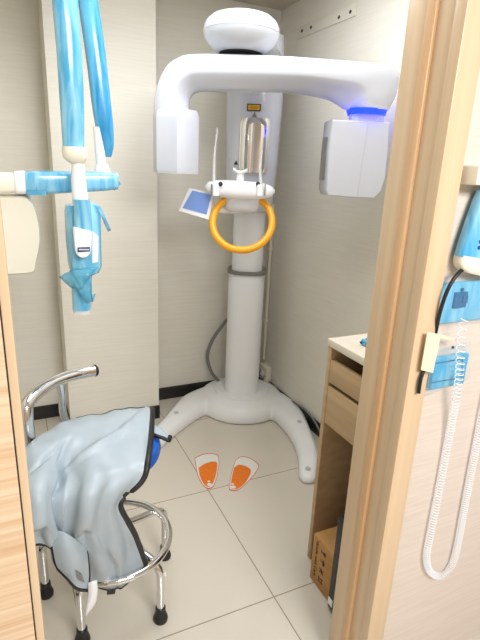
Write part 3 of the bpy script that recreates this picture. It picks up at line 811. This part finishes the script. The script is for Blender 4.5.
# apron: draped surface through control points
apron = thing('lead_apron', 'pale blue-grey lead apron with black edging draped over the chrome stool', 'apron', SC + UP * (SZ + .01))
Zc = lambda px, py, z: at(px, py, Z=z)
Yc = lambda px, py, y: at(px, py, Y=y)
net = [
    [Vector((-.03, 1.60, .52)), Vector((.06, 1.62, .52)), Vector((.16, 1.625, .52)), Vector((.25, 1.625, .53)), Vector((.32, 1.61, .54)), Vector((.40, 1.57, .56))],
    [Zc(40, 438, .665), Zc(66, 424, .67), Zc(85, 417.5, .67), Zc(110, 414, .67), Zc(135, 411.5, .665), Zc(152, 409.5, .66)],
    [Zc(22, 455, .69), Zc(50, 441, .70), Zc(80, 436, .69), Zc(105, 434, .685), Zc(130, 434, .685), Zc(151, 436, .675)],
    [Zc(16, 482, .66), Zc(42, 464, .70), Zc(66, 466, .655), Zc(92, 464, .675), Zc(122, 463, .67), Zc(148, 461, .665)],
    [Yc(16, 508, 1.17), Yc(42, 497, 1.155), Yc(64, 498, 1.195), Yc(86, 496, 1.155), Yc(107, 493, 1.175), Yc(123, 497, 1.20)],
    [Yc(20, 528, 1.16), Yc(44, 522, 1.14), Yc(62, 522, 1.19), Yc(84, 521, 1.145), Yc(104, 514, 1.175), Yc(120, 508, 1.20)],
    [Yc(24, 538, 1.18), Yc(46, 537, 1.16), Yc(64, 545, 1.195), Yc(86, 550, 1.175), Yc(112, 546, 1.20), Yc(134, 534, 1.235)],
    [Yc(28, 546, 1.19), Yc(48, 547, 1.18), Yc(66, 566, 1.205), Yc(90, 584, 1.242), Yc(116, 589, 1.25), Yc(145, 563, 1.275)],
]
mid = [(a_ + b_) / 2 + Vector((0, -.012, .012)) for a_, b_ in zip(net[3][:5], net[4][:5])] + [Zc(141.5, 480, .625)]
net.insert(4, mid)
NU, NV = 14, 10
rows = [crom(r, NU) for r in net]
cols = [crom([rows[j][i] for j in range(len(rows))], NV) for i in range(len(rows[0]))]
nu, nv = len(cols), len(cols[0])
G = [[cols[i][j].copy() for i in range(nu)] for j in range(nv)]
Gd = []
for j in range(nv):
    rr = []
    for i in range(nu):
        p = G[j][i]
        du = G[j][min(i + 1, nu - 1)] - G[j][max(i - 1, 0)]; dv = G[min(j + 1, nv - 1)][i] - G[max(j - 1, 0)][i]
        n = du.cross(dv).normalized()
        if n.y > 0 and n.z < 0.3: n = -n
        if n.z < -0.2: n = -n
        w = min(1, i / 4, (nu - 1 - i) / 4) * min(1, j / 5, (nv - 1 - j) / 5)
        fold = .012 * noise.noise(Vector((p.x * 10 + p.z * 6, p.z * 2.0 - p.y * 3, 3.1))) + .007 * noise.noise(Vector((p.x * 24, p.z * 7, p.y * 9)))
        jj = j / NV; ii = i / NU
        val = -.034 * math.exp(-((ii - 1.75 - .10 * math.sin(jj * 2)) / .13) ** 2) * min(1, max(0, (jj - 2.1) / .8))          # crease beside the left lobe
        val += .024 * math.exp(-(((ii - 4.3) + (jj - 1.4) * 1.15) / .16) ** 2) * max(0, 1 - abs(jj - 2.2) / 1.3)               # diagonal ridge on top
        val += -.02 * math.exp(-((ii - 1.3 + (jj - 2.6) * .9) / .12) ** 2) * max(0, 1 - abs(jj - 2.8) / .8)
        val += .007 * math.sin(ii * 5.5 + jj * .6) * min(1, max(0, (jj - 3.6) / 1.2))
        rr.append(p + n * ((fold + val) * w + .004))
    Gd.append(rr)
bm = bmesh.new(); loft(bm, Gd, closed=False)
sheet = fin('sheet', bm, M['apron'], apron, angle=None)
so = sheet.modifiers.new('thickness', 'SOLIDIFY'); so.thickness = .006; so.offset = 0
def binding(path, r=.0095, name='edge_binding', par=None):
    bm_ = bmesh.new(); tube(bm_, path, r, 10); return fin(name, bm_, M['black'], par or apron, label='black edging')
binding([Gd[j][nu - 1] for j in range(nv)])
binding([Gd[nv - 1][i] for i in range(nu)], .005)
binding([Gd[10][i] + UP * .003 for i in range(22, nu - 6)], .0035)
def patch(rows_, name, m=M['apron'], th=.006, n=8):
    rs = [crom(r, n) for r in rows_]; cs = [crom([rs[j][i] for j in range(len(rs))], n) for i in range(len(rs[0]))]
    g = [[cs[i][j] for i in range(len(cs))] for j in range(len(cs[0]))]
    bm_ = bmesh.new(); loft(bm_, g, closed=False); o = fin(name, bm_, m, apron, angle=None)
    s = o.modifiers.new('thickness', 'SOLIDIFY'); s.thickness = th; s.offset = 0
    return o, g
# lower left flap, rolled forward over the foot ring
fl, g = patch([[Yc(50, 530, 1.19), Yc(64, 532, 1.165), Yc(76, 540, 1.165), Yc(86, 548, 1.19)],
               [Yc(52, 545, 1.175), Yc(65, 548, 1.15), Yc(77, 555, 1.15), Yc(88, 562, 1.18)],
               [Yc(55, 561, 1.17), Yc(66, 566, 1.15), Yc(77, 574, 1.15), Yc(89, 576, 1.18)],
               [Yc(58, 568, 1.17), Yc(67, 577, 1.16), Yc(77, 588, 1.16), Yc(88, 590, 1.18)]], 'front_flap')
binding([g[-1][i] for i in range(len(g[0]))], .006, par=fl)
binding([g[j][-1] for j in range(len(g))], .0045, par=fl)
binding([g[j][0] for j in range(len(g))], .005, par=fl)
bm = bmesh.new(); prism(bm, [Yc(*p, 1.142) for p in ((75, 570), (81.5, 574), (85, 583), (78, 579))], (0, .003, 0)); fin('grey_tab', bm, M['grey'], fl, smooth=False, label='grey square tab')
# right tip of the under layer
tp, g = patch([[Zc(152, 424, .665), Zc(158, 427, .665), Zc(164, 432, .66), Zc(169, 437, .65)], [Zc(152, 434, .665), Zc(157, 436, .665), Zc(163, 438, .66), Zc(168, 440.5, .65)]], 'back_corner', n=5)
binding([g[j][-1] + Vector((.003, 0, 0)) for j in range(len(g))], .008, par=tp)
binding([g[-1][i] for i in range(len(g[0]))], .006, par=tp)
# under layer hem and strap below the ring
bm = bmesh.new(); prism(bm, [Yc(*p, 1.25) for p in ((108, 583), (117, 582), (115, 594), (107, 595))], (0, .004, 0)); fin('strap', bm, M['black'], apron, smooth=False, label='black strap end')
tg, g = patch([[Yc(88, 583, 1.17), Yc(93, 581, 1.165), Yc(97, 580, 1.17)], [Yc(88, 595, 1.168), Yc(93, 594, 1.16), Yc(97.5, 592, 1.168)], [Yc(86, 608, 1.165), Yc(89, 606, 1.16), Yc(95, 604, 1.165)], [Yc(85, 616, 1.17), Yc(86.5, 615, 1.165), Yc(88, 613, 1.17)]], 'white_strip', M['white_matte'], .002, 4)
tg['label'] = 'torn white paper strip'

# ------------------------------------------------------------------ corridor wall: switches, handset, cords
WY = DY0 + .004
def V(px, py, d=0.0): return at(px, py, Y=WY - d)
# cream bracket at the picture's right edge
p0, p1 = V(468, 165, .02), V(500, 186, .02)
fin_o = fin('wall_bracket', boxm((p0.x, WY - .05, p1.z), (p0.x + .12, WY, p0.z), .004, 3), M['cream'], origin=(p0.x, WY, p1.z))
tag(fin_o, 'cream wooden wall bracket above the blue-wrapped handset', 'bracket')
def film_pouch(cs, name, par, d=.004, m='film_pouch'):
    bm_ = bmesh.new(); n_ = 10
    g_ = []
    for j in range(n_ + 1):
        v = j / n_; row = []
        for i in range(n_ + 1):
            u = i / n_
            a_ = V(*cs[0], d).lerp(V(*cs[1], d), u); b_ = V(*cs[3], d).lerp(V(*cs[2], d), u)
            p = a_.lerp(b_, v); bul = 4 * u * (1 - u) * 4 * v * (1 - v)
            row.append(p + Vector((0, -.012 * min(1, bul * 1.5) + .004 * noise.noise(p * 60) * min(1, bul * 3), 0)))
        g_.append(row)
    loft(bm_, g_, closed=False); o = fin(name, bm_, M[m], par, angle=None)
    s = o.modifiers.new('film', 'SOLIDIFY'); s.thickness = .0006
    return o
def wallbox(px0, py0, px1, py1, d, bev=.004):
    a_, b_ = V(px0, py0, d), V(px1, py1, d)
    return boxm((a_.x, WY - d, b_.z), (b_.x, WY, a_.z), bev, 3)
c = V(458, 300)
sw = thing('wall_switch', 'light switch on the corridor wall under clear blue film, above the lower wrapped box', 'switch', (c.x, WY, c.z))
fin('plate', wallbox(438, 284, 492, 318, .012), M['film'], sw)
fin('rocker', wallbox(456.5, 293, 466, 307.5, .018, .002), M['deep_blue'], sw, label='dark blue rocker')
fin('rocker_key', wallbox(464, 296, 467.5, 303, .021, .001), M['deep_blue'], sw)
bm = bmesh.new(); q = V(462, 289.5, .013); cyl(bm, q, q + Vector((0, -.003, 0)), .004, n=14); fin('lamp', bm, M['deep_blue'], sw)
film_pouch([(434, 277), (494, 275), (494, 322), (431, 327)], 'film_cover', sw, .01)
c = V(450, 370)
lb = thing('timer_box', 'small blue-wrapped box low on the corridor wall behind the coiled cord', 'control box', (c.x, WY, c.z))
fin('case', wallbox(436, 359, 464, 384, .016), M['film'], lb)
bm = bmesh.new()
for a_, b_ in (((436, 363.5), (464, 358.5)), ((431, 383), (462, 377.5)), ((462.5, 358), (462, 377))): tube(bm, [V(*a_, .0175), V(*b_, .0175)], .0009, 6)
fin('case_gap', bm, M['ink'], lb)
bm = bmesh.new(); q = V(453.5, 347.5, .003); cyl(bm, q + Vector((0, .003, 0)), q, .0035, n=10); fin('screw', bm, M['ink'], lb)
film_pouch([(436, 350), (471, 341), (470, 379), (421, 398)], 'film_cover', lb, .014)
# handset hanging by the switch
HD = .045
hs = thing('exposure_handset', 'blue-wrapped exposure handset with cream end cap hanging at the wall edge', 'handset', V(470, 260))
bm = bmesh.new()
sec = [(457, 256, 494, 262), (461, 243, 497, 248), (467, 225, 502, 230), (475, 203, 508, 206), (480, 190, 512, 193)]
loft(bm, [sup((V(a0, b0, HD - .02) + V(a1, b1, HD - .02)) / 2, (V(a1, b1, HD - .02) - V(a0, b0, HD - .02)).normalized(), Vector((0, 1, 0)), (V(a1, b1, HD - .02) - V(a0, b0, HD - .02)).length / 2, .018, 24, 4) for a0, b0, a1, b1 in sec])
fin('body', bm, M['film'], hs)
bm = bmesh.new()
sec = [(457.8, 254.5, 494, 260.5), (456.5, 262, 492, 271), (457.5, 267, 490, 275.5), (462, 271.5, 486, 277)]
loft(bm, [sup((V(a0, b0, HD - .02) + V(a1, b1, HD - .02)) / 2, (V(a1, b1, HD - .02) - V(a0, b0, HD - .02)).normalized(), Vector((0, 1, 0)), (V(a1, b1, HD - .02) - V(a0, b0, HD - .02)).length / 2, k, 24, 4) for (a0, b0, a1, b1), k in zip(sec, (.0195, .0195, .018, .012))])
fin('end_cap', bm, M['cream'], hs, label='cream end cap')
for px, py in ((478.3, 247.5), (479.5, 241.5), (481, 235)):
    bm = bmesh.new(); q = V(px, py, HD - .004); cyl(bm, q + Vector((0, .004, 0)), q + Vector((0, -.003, 0)), .0045, n=14); fin('button', bm, M['deep_blue'], hs)
# black cord, taped to the jamb
bm = bmesh.new()
tube(bm, crom([V(462, 270, .03), V(456, 276, .034), V(449, 287, .034), V(443, 302, .03), V(438.5, 318, .024), V(435.5, 333, .016), V(431, 350, .018), V(426, 365, .022), V(421, 378, .026), V(418.5, 393, .026)], 6), .0046, 10)
tag(fin('black_cord', bm, M['black'], origin=V(440, 320)), 'thick black cord running from the handset down to the door casing', 'cord')
bm = bmesh.new()
prism(bm, [V(*p, .033) for p in ((427.5, 332), (441, 334.5), (433, 373), (421, 370))], (0, .0015, 0))
prism(bm, [V(*p, .0322) for p in ((440, 334), (456, 339), (455, 341), (439, 337.5))], (0, .001, 0))
tag(fin('tape', bm, M['tape'], origin=V(431, 352), smooth=False), 'strip of cream tape holding the black cord against the wall', 'tape')
# white coiled cord
cl = [V(x, y, (.046, .046, .046, .044, .036, .02)[k] if k < 6 else .012) for k, (x, y) in enumerate( ((464, 318), (461.5, 335), (460.5, 352), (459.5, 370), (457, 392), (452, 420), (445.5, 455), (437, 500), (430, 535), (426.5, 556), (429, 570), (437, 576), (446, 573), (453, 562), (458, 542), (463, 515), (468, 488), (473, 462), (478, 436), (485, 400), (493, 360), (499, 325), (499, 298), (494, 277)))]
cp = crom([p for p in cl], 40)
L_ = [0]
for a_, b_ in zip(cp[:-1], cp[1:]): L_.append(L_[-1] + (b_ - a_).length)
tot = L_[-1]
pts = []; ph = 0.0
for i, p in enumerate(cp):
    s = L_[i] / tot
    d = 0 if i == 0 else L_[i] - L_[i - 1]
    pitch = .021 - .0125 * min(1, s / .16) if s < .3 else .0090 - .0018 * min(1, (s - .3) / .15)
    if s > .7: pitch = .0072 + .006 * (s - .7) / .3
    T = (cp[min(i + 1, len(cp) - 1)] - cp[max(i - 1, 0)]).normalized(); Nn = Vector((0, -1, 0)); Bn = T.cross(Nn).normalized()
    steps = max(1, int(d / pitch * 12))
    for k in range(steps):
        ph += 2 * math.pi * d / pitch / steps
        q = (cp[i - 1].lerp(p, (k + 1) / steps) if i else p)
        pts.append(q + Bn * (.0095 * math.cos(ph)) + Nn * (.0095 * math.sin(ph)))
bm = bmesh.new(); tube(bm, pts, .00125, 5)
tag(fin('coiled_cord', bm, M['white_matte'], origin=V(440, 500)), 'white coiled telephone-style cord hanging in a loop on the corridor wall', 'cord')
